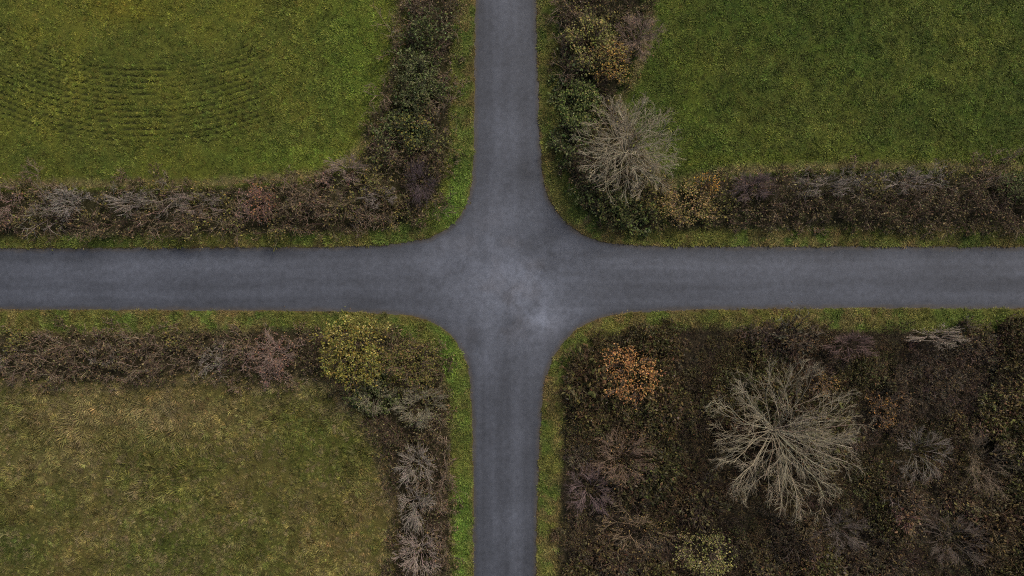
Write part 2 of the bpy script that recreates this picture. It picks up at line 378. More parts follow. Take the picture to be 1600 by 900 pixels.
# ------------------------------------------------------------------ grass: tufts standing on the turf
def tuft_mesh(i, n, rad, hgt, blade, lay, lean_k=.30):
    a = rng.random(n) * 2 * math.pi; r = rad * np.sqrt(rng.random(n)); p = np.stack([r * np.cos(a), r * np.sin(a), np.full(n, -0.02)], -1)
    lean = rng.random() * 6.283 if lean_k < .5 else rng.normal() * .4
    th = a + rng.normal(size=n) * .7; el = np.clip(1.15 - (r / rad) * .75 + rng.normal(size=n) * .25, lay, 1.35)
    d = np.stack([np.cos(th) * np.cos(el) + lean_k * math.cos(lean), np.sin(th) * np.cos(el) + lean_k * math.sin(lean), np.sin(el)], -1); d = norm(d)
    L = hgt * rng.uniform(0.6, 1.25, n)[:, None]; side = norm(np.cross(d, [0, 0, 1.0])) * blade * rng.uniform(0.6, 1.4, n)[:, None]
    tip = p + d * L; mid = p + d * L * 0.55; tip[:, 2] -= L[:, 0] * 0.22
    V = np.stack([p - side * .6, p + side * .6, mid + side * .5, mid - side * .5, tip], 1)
    b = np.arange(n)[:, None] * 5
    c = np.clip(np.ones((n, 3)) * (1 + 0.32 * rng.normal(size=(n, 1))), .35, 2.2); dry = rng.random(n) < 0.10; c[dry] *= (1.5, 1.25, 1.4)
    g = Geo(); g.add(V, np.repeat(c[:, None, :], 5, 1), b + np.array([[0, 1, 2, 3]]), b + np.array([[3, 2, 4]]))
    me = g.mesh('tuft', sm=False); me.materials.append(M_TUFT); return me
def proto(me):
    return bpy.data.objects.new('sample_' + me.name, me)      # never linked: only its mesh is scattered
SHORT = [proto(tuft_mesh(i, 34, 0.10, 0.17, 0.017, 0.2)) for i in range(6)]
LONG = [proto(tuft_mesh(i, 36, 0.11, 0.34, 0.017, 0.1, .9)) for i in range(6)]
def scatter(name, protos, x, y, z, rot, scl, tint, idx, label, cat, mat=None):
    me = bpy.data.meshes.new(name); me.vertices.add(len(x))
    me.vertices.foreach_set('co', np.stack([x, y, z], -1).astype(np.float32).ravel())
    a = me.attributes.new('rot', 'FLOAT_VECTOR', 'POINT'); a.data.foreach_set('vector', rot.astype(np.float32).ravel())
    a = me.attributes.new('scl', 'FLOAT', 'POINT'); a.data.foreach_set('value', scl.astype(np.float32))
    a = me.attributes.new('idx', 'INT', 'POINT'); a.data.foreach_set('value', idx.astype(np.int32))
    a = me.attributes.new('tint', 'FLOAT_COLOR', 'POINT'); a.data.foreach_set('color', np.hstack([tint, np.ones((len(x), 1))]).astype(np.float32).ravel())
    o = obj(name, me, None); tag(o, label, cat, kind='stuff')
    t = bpy.data.node_groups.new(name, 'GeometryNodeTree')
    t.interface.new_socket('Geometry', in_out='INPUT', socket_type='NodeSocketGeometry')
    t.interface.new_socket('Geometry', in_out='OUTPUT', socket_type='NodeSocketGeometry')
    N = t.nodes; L = t.links; gi = N.new('NodeGroupInput'); go = N.new('NodeGroupOutput')
    jn = N.new('GeometryNodeJoinGeometry')
    for p in reversed(protos):
        oi = N.new('GeometryNodeObjectInfo'); oi.inputs['Object'].default_value = p; oi.inputs['As Instance'].default_value = True
        L.new(oi.outputs['Geometry'], jn.inputs[0])
    ip = N.new('GeometryNodeInstanceOnPoints'); ip.inputs['Pick Instance'].default_value = True
    def att(n, ty):
        q = N.new('GeometryNodeInputNamedAttribute'); q.data_type = ty; q.inputs['Name'].default_value = n
        return [s for s in q.outputs if s.enabled and s.name == 'Attribute'][0]
    e2r = N.new('FunctionNodeEulerToRotation'); L.new(att('rot', 'FLOAT_VECTOR'), e2r.inputs[0])
    L.new(gi.outputs[0], ip.inputs['Points']); L.new(jn.outputs[0], ip.inputs['Instance'])
    L.new(att('idx', 'INT'), ip.inputs['Instance Index']); L.new(e2r.outputs[0], ip.inputs['Rotation']); L.new(att('scl', 'FLOAT'), ip.inputs['Scale'])
    L.new(ip.outputs[0], go.inputs[0])
    md = o.modifiers.new('scatter', 'NODES'); md.node_group = t
    return o
XM, YM = 47.0, 28.5
def cloud(density):
    n = int(4 * XM * YM * density); return rng.uniform(-XM, XM, n), rng.uniform(-YM, YM, n)
def grass(name, quad, verge, density, protos, smin, smax, label):
    x, y = cloud(density)
    if quad:
        m = ((x < 0) if quad[1] == 'w' else (x > 0)) & ((y > 0) if quad[0] == 'n' else (y < 1.5)); x, y = x[m], y[m]
    d, q = edge_dist(x, y); lim = 1.9 + 0.7 * (rng.random(len(x)) - .5)
    m = (d > 0.10) & (d < lim) if verge else (d >= lim - .25)
    if quad: m &= q == quad
    for pl in HEDGE.values():
        ii = inpoly(pl, x, y); ii[ii] &= polydist(pl, x[ii], y[ii], True) > 0.45; m &= ~(ii & (rng.random(len(x)) < 0.93))
    if quad == 'sw': m &= rng.random(len(x)) > .6 * smooth(.60, .68, fbm(x, y, 1.6, 79, 3)) 
    if quad == 'ne': m &= rng.random(len(x)) > .4 * smooth(.62, .70, fbm(x, y, 1.2, 80, 3))
    rr = rows(x, y); m &= ~(rng.random(len(x)) < rr * .85)
    x, y, d, q, rr = x[m], y[m], d[m], q[m], rr[m]; n = len(x)
    c = turf(x, y, d, q) * 1.62 * (1 + (.22 if verge else .27) * np.clip(rng.normal(size=(n, 1)), -2, 2.4)) * (0.50 + 1.0 * fbm(x, y, 0.6, 78, 3))[:, None] * (1 + 0.06 * rng.normal(size=(n, 3)))
    if quad == 'sw' and not verge:
        st_ = rng.random(n) < .12 + .4 * smooth(.42, .62, fbm(x, y, 2.4, 82)); c[st_] = mix(c[st_], np.array([.135, .108, .054]), rng.uniform(.3, .9, st_.sum()))
    s = rng.uniform(smin, smax, n) * (0.35 + 1.3 * fbm(x, y, 0.75, 77, 3)) * (0.45 + 0.55 * smooth(0.05, 0.35, d))
    if quad == 'nw' and not verge: s *= 1 - .3 * (1 - smooth(380, 460, x / S + 800))
    if quad == 'sw' and not verge: s *= 0.78 + 0.45 * patch(x, y, 200, 650, 190, 50) + .35 * smooth(.5, .65, fbm(x, y, 3.0, 81))
    rot = np.stack([rng.normal(size=n) * .15, rng.normal(size=n) * .15, rng.random(n) * 6.283 if protos is SHORT else fbm(x, y, 5.0, 83, 2) * 14 + rng.normal(size=n) * .5], -1)
    return scatter(name, protos, x, y, height(x, y, d) - rr * .14, rot, s, np.clip(c, .004, .6), rng.integers(0, len(protos), n), label, 'grass')
grass('pasture_grass', 'nw', False, 28, SHORT, .8, 1.45, 'olive green grass with curved harrow lines in the top left field')
grass('meadow_grass', 'ne', False, 28, SHORT, .8, 1.55, 'smooth darker green grass in the top right field')
grass('rough_grass', 'sw', False, 22, LONG, .65, 1.35, 'brownish rough dry grass in the bottom left field')
grass('verge_grass', None, True, 36, SHORT, .8, 1.65, 'bright green verge grass along the edges of both roads')

SHR = []
def shrub(*a, **k): SHR.append((a, k))
# ------------------------------------------------------------------ shrubs, hedges
# style: twig colours, twig radius, leaf colours, leaves per square metre of crown, leaf size
ST = {
 'brown':  dict(tw=[(.122,.088,.058),(.172,.130,.090),(.078,.055,.038)], r=.015, lf=[(.085,.062,.026),(.068,.068,.020),(.11,.070,.034)], nl=18, ls=.16),
 'dark':   dict(tw=[(.062,.043,.030),(.084,.058,.039)], r=.013, lf=[(.058,.052,.020),(.085,.064,.026),(.045,.048,.016),(.13,.10,.048)], nl=34, ls=.17),
 'grey':   dict(tw=[(.18,.155,.125),(.145,.122,.10),(.11,.092,.074)], r=.015, lf=[(.10,.095,.035)], nl=10, ls=.14),
 'pink':   dict(tw=[(.175,.128,.102),(.14,.10,.082)], r=.015, lf=[(.17,.090,.065),(.13,.08,.045)], nl=26, ls=.15),
 'green':  dict(tw=[(.08,.07,.04)], r=.012, lf=[(.050,.066,.018),(.066,.082,.021),(.040,.050,.017),(.11,.115,.05)], nl=85, ls=.22),
 'olive':  dict(tw=[(.10,.08,.045)], r=.013, lf=[(.105,.096,.024),(.075,.076,.020),(.14,.108,.030)], nl=50, ls=.18),
}
def clump(gb, gl, x, y, z, r, h, st, stems=5):
    s = ST[st] if isinstance(st, str) else st; n = stems
    a = rng.random(n) * 6.283; rr = r * 0.35 * np.sqrt(rng.random(n))
    p = np.stack([x + rr * np.cos(a), y + rr * np.sin(a), np.full(n, z - .05)], -1)
    tl = rng.uniform(.1, .75, n); b = a + rng.normal(size=n) * .5
    d = np.stack([np.cos(b) * np.sin(tl), np.sin(b) * np.sin(tl), np.cos(tl)], -1)
    P = path(p, d, h * rng.uniform(.8, 1.15, n), 3, .22); R = np.full((n, 1), s['r'] * 1.7) * np.linspace(1, .6, 3)[None]
    c0 = np.array([[x, y, z]])
    P1, R1, i1 = grow(P, R, 4, .3, 1, .4, 1.1, .62, 3, .25, .05, .25, c0, .75, s['r'])
    P2, R2, i2 = grow(P1, R1, 4, .15, 1, .35, 1.1, .7, 3, .3, .05, .1, c0, .75, s['r'] * .8)
    for PP, RR in ((P, R), (P1, R1), (P2, R2)): add_tubes(gb, PP, RR, pick(s['tw'], len(PP)))
    k = int(s['nl'] * 3.14 * r * r)
    if k:
        ii = rng.integers(0, len(P2), k); q, T, _ = sample(P2, R2, ii, rng.random(k)); q = q + rng.normal(size=(k, 3)) * .10
        q[:, 2] = np.maximum(q[:, 2], z + .05)
        D_ = norm(T + rng.normal(size=(k, 3)) * .9 * np.array([1, 1, .6])); L = s['ls'] * rng.uniform(.6, 1.3, k)
        add_leaves(gl, q, D_, L, L * rng.uniform(.45, .75, k), pick(s['lf'], k, .28, .08))
def seeds(x, y, sp):
    """which plant each point of a mass belongs to, and how far from its middle"""
    n = max(2, int((x.max() - x.min()) * (y.max() - y.min()) / sp ** 2)); sx = rng.uniform(x.min(), x.max(), n); sy = rng.uniform(y.min(), y.max(), n)
    d = np.hypot(x[:, None] - sx[None], y[:, None] - sy[None]); return d.argmin(1), d.min(1), n
def poly_points(pl, spacing):
    x0, y0 = pl.min(0); x1, y1 = pl.max(0); n = int((x1 - x0) * (y1 - y0) / spacing ** 2)
    gx_, gy_ = np.meshgrid(np.arange(x0 - .8, x1 + .8, spacing), np.arange(y0 - .8, y1 + .8, spacing * .87)); gx_[1::2] += spacing / 2
    x = gx_.ravel() + rng.uniform(-.4, .4, gx_.size) * spacing; y = gy_.ravel() + rng.uniform(-.4, .4, gx_.size) * spacing
    sd_ = polydist(pl, x, y, True) * np.where(inpoly(pl, x, y), 1, -1); m = (sd_ > (fbm(x, y, 1.6, 90, 3) - .60) * 3.2) & (edge_dist(x, y)[0] > 1.15) & (np.abs(x) < XM) & (np.abs(y) < YM); return x[m], y[m]
# hedge: footprint, patches of other growth and of painted side shade (photo x, y, radius x, radius y, style), base styles
PALE = [(.22,.19,.155),(.18,.15,.122),(.14,.12,.094)]
GREYT = [(.21,.178,.146),(.165,.137,.112),(.12,.10,.082)]
BROWN = [(.135,.098,.068),(.105,.075,.054),(.085,.062,.048)]
PURP = [(.105,.078,.072),(.085,.060,.056)]
shrub('bare_shrub', 'pinkish brown bare shrub bulging into the top right field from the hedge', 'shrub', 1000, 52, 40, 2.4, [(.20,.145,.11),(.16,.115,.09)], [(.16,.10,.05)], 12, .1, .011, 14, 6, 6, 3)
shrub('leafy_shrub', 'olive leaved shrub in the hedge right of the upper road near the top edge', 'shrub', 925, 62, 46, 2.6, BROWN, [(.15,.135,.035),(.10,.10,.026),(.20,.165,.06),(.075,.08,.022)], 75, .17)
shrub('leafy_shrub', 'orange tinged shrub between the olive shrub and the pale bare tree', 'shrub', 957, 92, 34, 2.3, BROWN, [(.21,.12,.03),(.16,.10,.03),(.14,.12,.03)], 95, .15)
shrub('bramble_bush', 'dark green bramble bush up against the left side of the pale bare tree', 'bush', 905, 165, 42, 1.9, [(.06,.055,.03)], [(.050,.070,.016),(.070,.090,.020),(.040,.052,.015),(.12,.12,.04)], 120, .16)
shrub('bramble_bush', 'dark green bramble bush below the pale bare tree at the upper right corner', 'bush', 966, 325, 33, 1.6, [(.06,.055,.03)], [(.056,.068,.018),(.075,.086,.022),(.040,.048,.015),(.10,.09,.03)], 110, .17)
shrub('leafy_shrub', 'golden brown leaved shrub at the inner end of the right road hedge', 'shrub', 1075, 318, 54, 2.0, BROWN, [(.22,.15,.05),(.16,.11,.04),(.27,.19,.085),(.09,.085,.022),(.11,.075,.03)], 100, .13, ry=38)
shrub('leafy_shrub', 'small bright orange leaved shrub poking above the golden shrub', 'shrub', 1110, 284, 20, 2.3, BROWN, [(.30,.17,.03),(.24,.13,.03)], 80, .13, stems=8)
shrub('bare_shrub', 'purplish bare shrub beside the golden shrub in the right road hedge', 'shrub', 1180, 290, 38, 2.0, PURP, None, 0, .1, .011, 16, 6, 6, 3, ry=28)
shrub('bare_shrub', 'grey bare shrub above the middle of the right road hedge', 'shrub', 1300, 288, 44, 2.0, GREYT, None, 0, .1, .014, 12, 5, 5, 2, ry=24)
shrub('bare_shrub', 'grey bare shrub fanning rightward in the right road hedge', 'shrub', 1425, 280, 46, 2.0, GREYT, None, 0, .1, .014, 12, 5, 5, 2, ry=24)
shrub('bramble_bush', 'green bramble bush at the far right end of the right road hedge', 'bush', 1585, 290, 26, 1.8, [(.06,.055,.03)], [(.05,.062,.02),(.07,.078,.026)], 70, .14)
shrub('bare_shrub', 'pale grey bare shrub near the left end of the upper left hedge', 'shrub', 100, 315, 40, 1.9, [(.20,.175,.150),(.15,.13,.11)], None, 0, .1, .015, 12, 5, 5, 2, ry=28)
shrub('bare_shrub', 'pale brown bare shrub in the upper left hedge right of the palest one', 'shrub', 195, 315, 44, 1.8, GREYT, None, 0, .1, .014, 12, 5, 5, 2, ry=24)
shrub('bare_shrub', 'long low greyish bare shrub in the middle of the upper left hedge', 'shrub', 300, 318, 50, 1.8, [(.18,.145,.115),(.14,.105,.085)], None, 0, .1, .013, 12, 5, 5, 2, ry=22)
shrub('leafy_shrub', 'rusty red shrub with orange leaves in the upper left hedge', 'shrub', 402, 315, 26, 2.0, [(.18,.11,.085),(.14,.085,.07)], [(.20,.085,.045),(.18,.105,.03)], 38, .12, .012, 12, 5, 5, 2, ry=32)
shrub('bare_shrub', 'silvery grey bare shrub at the corner end of the upper left hedge', 'shrub', 590, 305, 34, 1.7, GREYT, None, 0, .1, .013, 11, 5, 5, 2, ry=20)
shrub('bare_shrub', 'pale pinkish bare shrub on the field side of the upper left corner', 'shrub', 540, 262, 36, 1.7, [(.21,.16,.125),(.17,.125,.10)], None, 0, .1, .012, 12, 5, 6, 2, ry=24)
shrub('bare_shrub', 'dark purple brown bare shrub near the upper left corner verge', 'shrub', 655, 285, 30, 1.9, [(.075,.055,.055),(.06,.044,.046)], None, 0, .1, .011, 14, 6, 6, 2, ry=38)
shrub('bramble_bush', 'dark green bush in the middle of the hedge left of the upper road', 'bush', 650, 130, 38, 2.1, [(.06,.055,.03)], [(.050,.060,.020),(.064,.074,.024),(.040,.048,.018),(.11,.11,.05)], 105, .14, ry=46)
shrub('bramble_bush', 'yellow flecked green bush lower down the hedge left of the upper road', 'bush', 645, 200, 40, 2.0, [(.06,.055,.03)], [(.050,.060,.018),(.068,.078,.022),(.17,.145,.03),(.034,.05,.02)], 95, .14, ry=34)
shrub('leafy_shrub', 'yellow green leafy shrub leaning to the road above the bottom left field', 'shrub', 548, 552, 58, 2.9, BROWN, [(.130,.112,.020),(.095,.092,.018),(.155,.108,.022),(.072,.078,.016),(.26,.225,.07)], 150, .15, ry=60)
shrub('leafy_shrub', 'olive brown leafy shrub nearest the lower left corner of the junction', 'shrub', 637, 572, 54, 2.2, BROWN, [(.105,.090,.022),(.078,.078,.018),(.125,.080,.038),(.062,.066,.016)], 120, .13, ry=46)
shrub('bare_shrub', 'grey green bare shrub below the olive brown shrub', 'shrub', 652, 640, 48, 1.9, [(.20,.175,.12),(.155,.138,.095),(.12,.11,.07)], [(.10,.105,.035)], 18, .1, .012, 14, 6, 6, 3, ry=36)
shrub('bare_shrub', 'grey green twiggy bush below the yellow green shrub', 'bush', 580, 622, 40, 1.7, [(.17,.152,.105),(.13,.115,.075)], [(.085,.082,.036),(.115,.11,.055),(.06,.058,.026)], 60, .12, .012, ry=32)
shrub('leafy_shrub', 'pinkish red shrub in the hedge left of the yellow green shrub', 'shrub', 428, 556, 46, 1.9, [(.20,.145,.115),(.15,.105,.085)], [(.16,.088,.058),(.13,.072,.045)], 24, .11, .013, 14, 5, 6, 2, ry=40)
shrub('bare_shrub', 'pale bare shrub nearest the junction of three beside the lower road', 'shrub', 648, 730, 34, 2.2, PALE, None, 0, .1, .016, 12, 6, 5, 2, ry=36, group='pale bare shrubs beside the lower road')
shrub('bare_shrub', 'pale bare shrub middle of three beside the lower road', 'shrub', 646, 795, 32, 2.2, PALE, None, 0, .1, .016, 12, 6, 5, 2, ry=42, group='pale bare shrubs beside the lower road')
shrub('bare_shrub', 'pinkish bare shrub lowest of three beside the lower road at the bottom edge', 'shrub', 652, 868, 40, 2.2, [(.25,.20,.165),(.20,.155,.125)], None, 0, .1, .015, 13, 6, 5, 2, ry=46, group='pale bare shrubs beside the lower road')
shrub('leafy_shrub', 'bright orange leaved shrub in the thicket near the junction', 'shrub', 985, 582, 52, 2.3, BROWN, [(.25,.120,.035),(.20,.092,.032),(.32,.18,.07),(.13,.066,.026)], 95, .14, ry=48)
shrub('leafy_shrub', 'small orange leaved shrub right of the large bare tree', 'shrub', 1385, 645, 27, 2.0, BROWN, [(.18,.090,.025),(.14,.075,.025),(.09,.06,.025)], 60, .12, stems=9, ry=32)
shrub('leafy_shrub', 'faint rusty shrub just above the right side of the large bare tree', 'shrub', 1292, 600, 24, 1.9, BROWN, [(.20,.11,.03),(.14,.085,.03)], 55, .11, stems=9)
shrub('bare_shrub', 'brown bare shrub below the orange leaved shrub', 'shrub', 975, 722, 54, 2.2, [(.165,.115,.08),(.13,.09,.065)], [(.17,.10,.04)], 7, .11, .012, 15, 6, 6, 2, ry=50)
shrub('bare_shrub', 'purplish bare shrub between the lower road and the brown bare shrub', 'shrub', 925, 772, 44, 1.9, [(.125,.09,.085),(.10,.07,.065)], None, 0, .1, .011, 15, 6, 6, 2)
shrub('bare_shrub', 'sparse shrub with long thin pale boughs near the bottom edge', 'shrub', 995, 832, 74, 2.0, [(.17,.125,.075),(.115,.082,.055)], [(.15,.10,.035)], 5, .11, .013, 11, 5, 4, 3, ry=58)
shrub('leafy_shrub', 'yellow green leafy bush at the bottom edge of the thicket', 'bush', 1106, 872, 50, 1.9, BROWN, [(.17,.155,.045),(.12,.115,.03),(.23,.20,.09),(.08,.085,.022)], 85, .13, ry=42)
shrub('bare_shrub', 'pale straw coloured bare shrub at the thicket edge below the right road', 'shrub', 1475, 526, 50, 1.5, [(.23,.19,.15),(.17,.14,.105)], None, 0, .1, .012, 14, 5, 5, 2, ry=20)
shrub('bare_shrub', 'reddish purple bare shrub at the thicket edge below the right road', 'shrub', 1335, 538, 46, 1.6, [(.12,.08,.07),(.095,.062,.055)], None, 0, .1, .010, 15, 6, 6, 2, ry=26)
shrub('bare_shrub', 'grey bare shrub right of the large bare tree', 'shrub', 1450, 712, 48, 2.0, [(.15,.128,.105),(.11,.092,.075)], None, 0, .1, .012, 13, 5, 6, 2)
shrub('bare_shrub', 'wide brown bare shrub near the right edge of the thicket', 'shrub', 1548, 730, 62, 2.2, [(.135,.105,.07),(.105,.08,.055)], None, 0, .1, .011, 15, 6, 6, 2, ry=58)
shrub('bare_shrub', 'dull brown bare shrub at the bottom right of the thicket', 'shrub', 1500, 850, 56, 2.0, [(.10,.08,.062),(.08,.062,.05)], None, 0, .1, .011, 14, 6, 6, 2)
shrub('bare_shrub', 'low grey bare shrub below the large bare tree', 'shrub', 1320, 835, 50, 1.8, [(.11,.09,.075),(.085,.068,.058)], None, 0, .1, .011, 14, 6, 6, 2, ry=42)
def under(x, y):
    """1 where one of the single shrubs stands, so the common growth there stays low"""
    m = np.zeros(len(x))
    for a, k in SHR:
        c = W(a[3], a[4], a[6] * .85); r = a[5] * S * .95
        m = np.maximum(m, 1 - smooth(.75, 1.0, np.hypot((x - c[0]) / r, (y - c[1]) / (r * ((k.get('ry') or a[5]) / a[5])))))
    return m
HED = {
 'nw_h': ('clipped brown twiggy hedge along the left road, below the top left field', ['brown', 'brown', 'dark', 'brown', 'olive'],
          [(12,320,22,30,'pink'),(100,318,48,22,'grey'),(190,312,60,12,'grey'),(300,318,60,12,'grey'),(405,320,22,32,'pink'),(440,335,30,18,'dark'),(520,268,40,20,'pink'),(330,357,60,8,'olive'),(90,362,110,12,'dark'),(200,356,140,10,'dark'),(500,350,60,12,'dark'),(480,300,50,16,'brown'),(620,340,20,20,'olive')]),  # dark road-side bands paint the shaded flank, long grey ones the lit top
 'nw_v': ('wide brown and green hedge left of the upper road', ['brown', 'dark', 'brown'],
          [(660,55,32,38,'green'),(655,130,38,50,'green'),(640,200,42,40,'green'),(660,15,45,22,'brown'),(700,130,10,110,'brown'),(660,290,28,38,'dark'),(585,260,30,30,'olive'),(600,300,28,14,'grey'),(690,230,14,40,'olive')]),
 'ne_v': ('mixed autumn hedge right of the upper road, bending round the corner', ['dark', 'dark', 'olive'],
          [(885,60,20,70,'brown'),(900,155,36,48,'green'),(890,225,25,45,'green'),(920,300,26,26,'green'),(905,320,16,18,'brown'),(985,335,30,26,'green'),(945,60,40,40,'olive'),(1020,340,25,20,'olive')]),
 'ne_h': ('dark brown leafy hedge along the right road, below the top right field', ['dark', 'dark', 'brown'],
          [(1180,285,28,22,'pink'),(1290,288,70,16,'grey'),(1420,280,60,16,'grey'),(1520,285,40,14,'brown'),(1400,335,300,16,'dark'),(1360,290,30,18,'olive'),(1590,290,24,25,'green'),(1500,275,40,12,'olive'),(1250,335,70,14,'dark'),(1100,320,60,40,'olive')]),  # lower dark bands are painted side shade; grey twigs also stand for lit top
 'sw_h': ('low dark brown hedge along the left road, above the bottom left field', ['brown', 'dark', 'brown'],
          [(30,530,22,14,'olive'),(140,560,50,10,'grey'),(270,530,30,14,'olive'),(340,560,30,20,'grey'),(420,555,40,40,'pink'),(100,540,60,16,'brown'),(10,565,16,10,'grey')]),
 'sw_v': ('dark bare hedge left of the lower road', ['dark', 'dark', 'dark'],
          [(560,545,50,45,'olive'),(640,570,45,40,'olive'),(585,620,40,30,'green'),(690,760,18,120,'brown'),(590,700,20,40,'olive')]),
}
HH = {'nw_h': 2.4, 'nw_v': 2.7, 'ne_v': 2.5, 'ne_h': 2.5, 'sw_h': 2.1, 'sw_v': 2.3}
for k, (label, bases, pts) in HED.items():
    pl = HEDGE[k]; x, y = poly_points(pl, 0.92); e = polydist(pl, x, y, True); z = ground_z(x, y)
    sid, sdist, sn = seeds(x, y, 1.7); sst = rng.integers(0, len(bases), sn); shh = rng.uniform(.62, 1.3, sn)
    wp = np.stack([patch(x, y, a, b, c, d_) for a, b, c, d_, _ in pts], 1) * rng.uniform(.5, 1.3, (len(x), len(pts)))
    gb = Geo(); gl = Geo(); un = under(x, y)
    for i in range(len(x)):
        j = wp[i].argmax(); st = pts[j][4] if wp[i, j] > .38 else bases[sst[sid[i]] if rng.random() < .7 else rng.integers(len(bases))]
        h = HH[k] * (.42 + .58 * smooth(0, 1.0, e[i])) * rng.uniform(.85, 1.12) * shh[sid[i]] * (1.1 - .2 * min(sdist[i], 1.2)) * (1 - .5 * un[i])
        clump(gb, gl, x[i], y[i], z[i], .62, h * .62, st)
    c = pl.mean(0); i0 = np.hypot(x - c[0], y - c[1]).argmin(); o0 = np.array([x[i0], y[i0], z[i0]])
    t = tag(empty('hedge', o0), label, 'hedge')
    tag(obj('branches', gb.mesh('branches', o0), M_BARK, t), kind='stuff'); tag(obj('leaves', gl.mesh('leaves', o0, False), M_LEAF, t), kind='stuff')

def build_shrub(name, label, cat, px, py, rpx, h, tw, lf=None, nl=0, ls=.12, r=.016, stems=12, n1=5, n2=5, n3=0, spread=1.0, group=None, ry=None, wig=.16, flat=.15):
    ls = ls * 1.08; nl = nl * 1.15; r = r * 1.05; h = h * 1.22
    z_eff = h * .7; c = W(px, py, z_eff); R_ = rpx * S * (CAM_H - z_eff) / CAM_H; z = ground_z(c[0], c[1])[0]
    asp = (ry / rpx) if ry else 1.0
    a = (np.arange(stems) + rng.random(stems)) / stems * 6.283; tl = rng.uniform(.25, 1.0, stems)
    rad = R_ * .62 * tl * spread
    p = np.stack([.14 * R_ * np.cos(a), .14 * R_ * np.sin(a), np.full(stems, -.06)], -1)
    tip = np.stack([rad * np.cos(a), rad * np.sin(a), h * (.85 - .35 * tl) * rng.uniform(.8, 1.1, stems)], -1)
    d = norm(tip - p); L = np.linalg.norm(tip - p, axis=1)
    P = path(p, d, L, 5, wig * .7); R0 = r * 2.0 * np.linspace(1, .55, 5)[None] * rng.uniform(.8, 1.2, (stems, 1))
    c0 = np.array([[0, 0, h * .25]])
    lv = [(P, R0)]
    P1, R1, _ = grow(P, R0, n1, .25, 1, .3, .85, .62, 4, wig, .05, .45, c0, .7, r); lv.append((P1, R1))
    P2, R2, _ = grow(P1, R1, n2, .15, 1, .3, .85, .62, 4, wig, .04, .30, c0, .75, r * .75, flat); lv.append((P2, R2))
    if n3: P3, R3, _ = grow(P2, R2, n3, .2, 1, .3, .85, .62, 3, wig, .03, .25, c0, .8, r * .65, flat); lv.append((P3, R3))
    gs = Geo(); gt = Geo(); gl = Geo()
    # fit the crown to the measured outline
    last = lv[-1][0].reshape(-1, 3); rr = np.percentile(np.hypot(last[:, 0], last[:, 1]), 96); kx = R_ / rr
    sc_ = np.array([kx, kx * asp, 1.0])
    for k, (PP, RR) in enumerate(lv):
        lo = PP[..., 2] < .02
        PP = PP * sc_; PP[..., 2] = np.where(lo & (k > 0), .02 + .03 * rng.random(PP.shape[:2]), PP[..., 2]); lv[k] = (PP, RR)
        add_tubes(gs if k < 2 else gt, PP, RR, pick(tw, len(PP), .18, .05))
    base = np.array([c[0], c[1], z]); t = tag(empty(name, base), label, cat, group)
    obj('stems', gs.mesh('stems'), M_BARK, t); tag(obj('twigs', gt.mesh('twigs'), M_BARK, t), kind='stuff')
    if lf:
        k = int(nl * 3.14 * R_ * R_ * asp); PP, RR = lv[-1]; ii = rng.integers(0, len(PP), k); q, T, _ = sample(PP, RR, ii, rng.random(k))
        q = q + rng.normal(size=(k, 3)) * .07
        kd = int(k * .6); ph = rng.random(kd) * 6.283; ra = np.sqrt(rng.random(kd)) * (.45 + .95 * fbm(np.cos(ph) * 2 + px, np.sin(ph) * 2 + py, .7, 400)) * np.where(rng.random(kd) < .12, 1.15, 1); top = np.sqrt(np.maximum(1 - np.minimum(ra, 1) ** 2, .02))
        q[:kd] = np.stack([R_ * ra * np.cos(ph), R_ * asp * ra * np.sin(ph), h * (.25 + .72 * top) * rng.uniform(.72, 1.02, kd)], -1)
        gap = fbm(q[:, 0] + px, q[:, 1] + py, .7, 401); q[:kd, 2] *= .55 + .5 * smooth(.36, .52, gap[:kd]); ok = rng.random(k) < .25 + smooth(.32, .48, gap)
        q = q[ok]; T = T[ok]; k = len(q); q[:, 2] = np.maximum(q[:, 2], .06)
        D_ = norm(T + rng.normal(size=(k, 3)) * .9 * np.array([1, 1, .5])); L = ls * rng.uniform(.6, 1.3, k)
        add_leaves(gl, q, D_, L, L * rng.uniform(.5, .8, k), pick(lf, k, .25, .08)); tag(obj('leaves', gl.mesh('leaves', sm=False), M_LEAF, t), kind='stuff')
    return t
for a_, k_ in SHR: build_shrub(*a_, **k_)

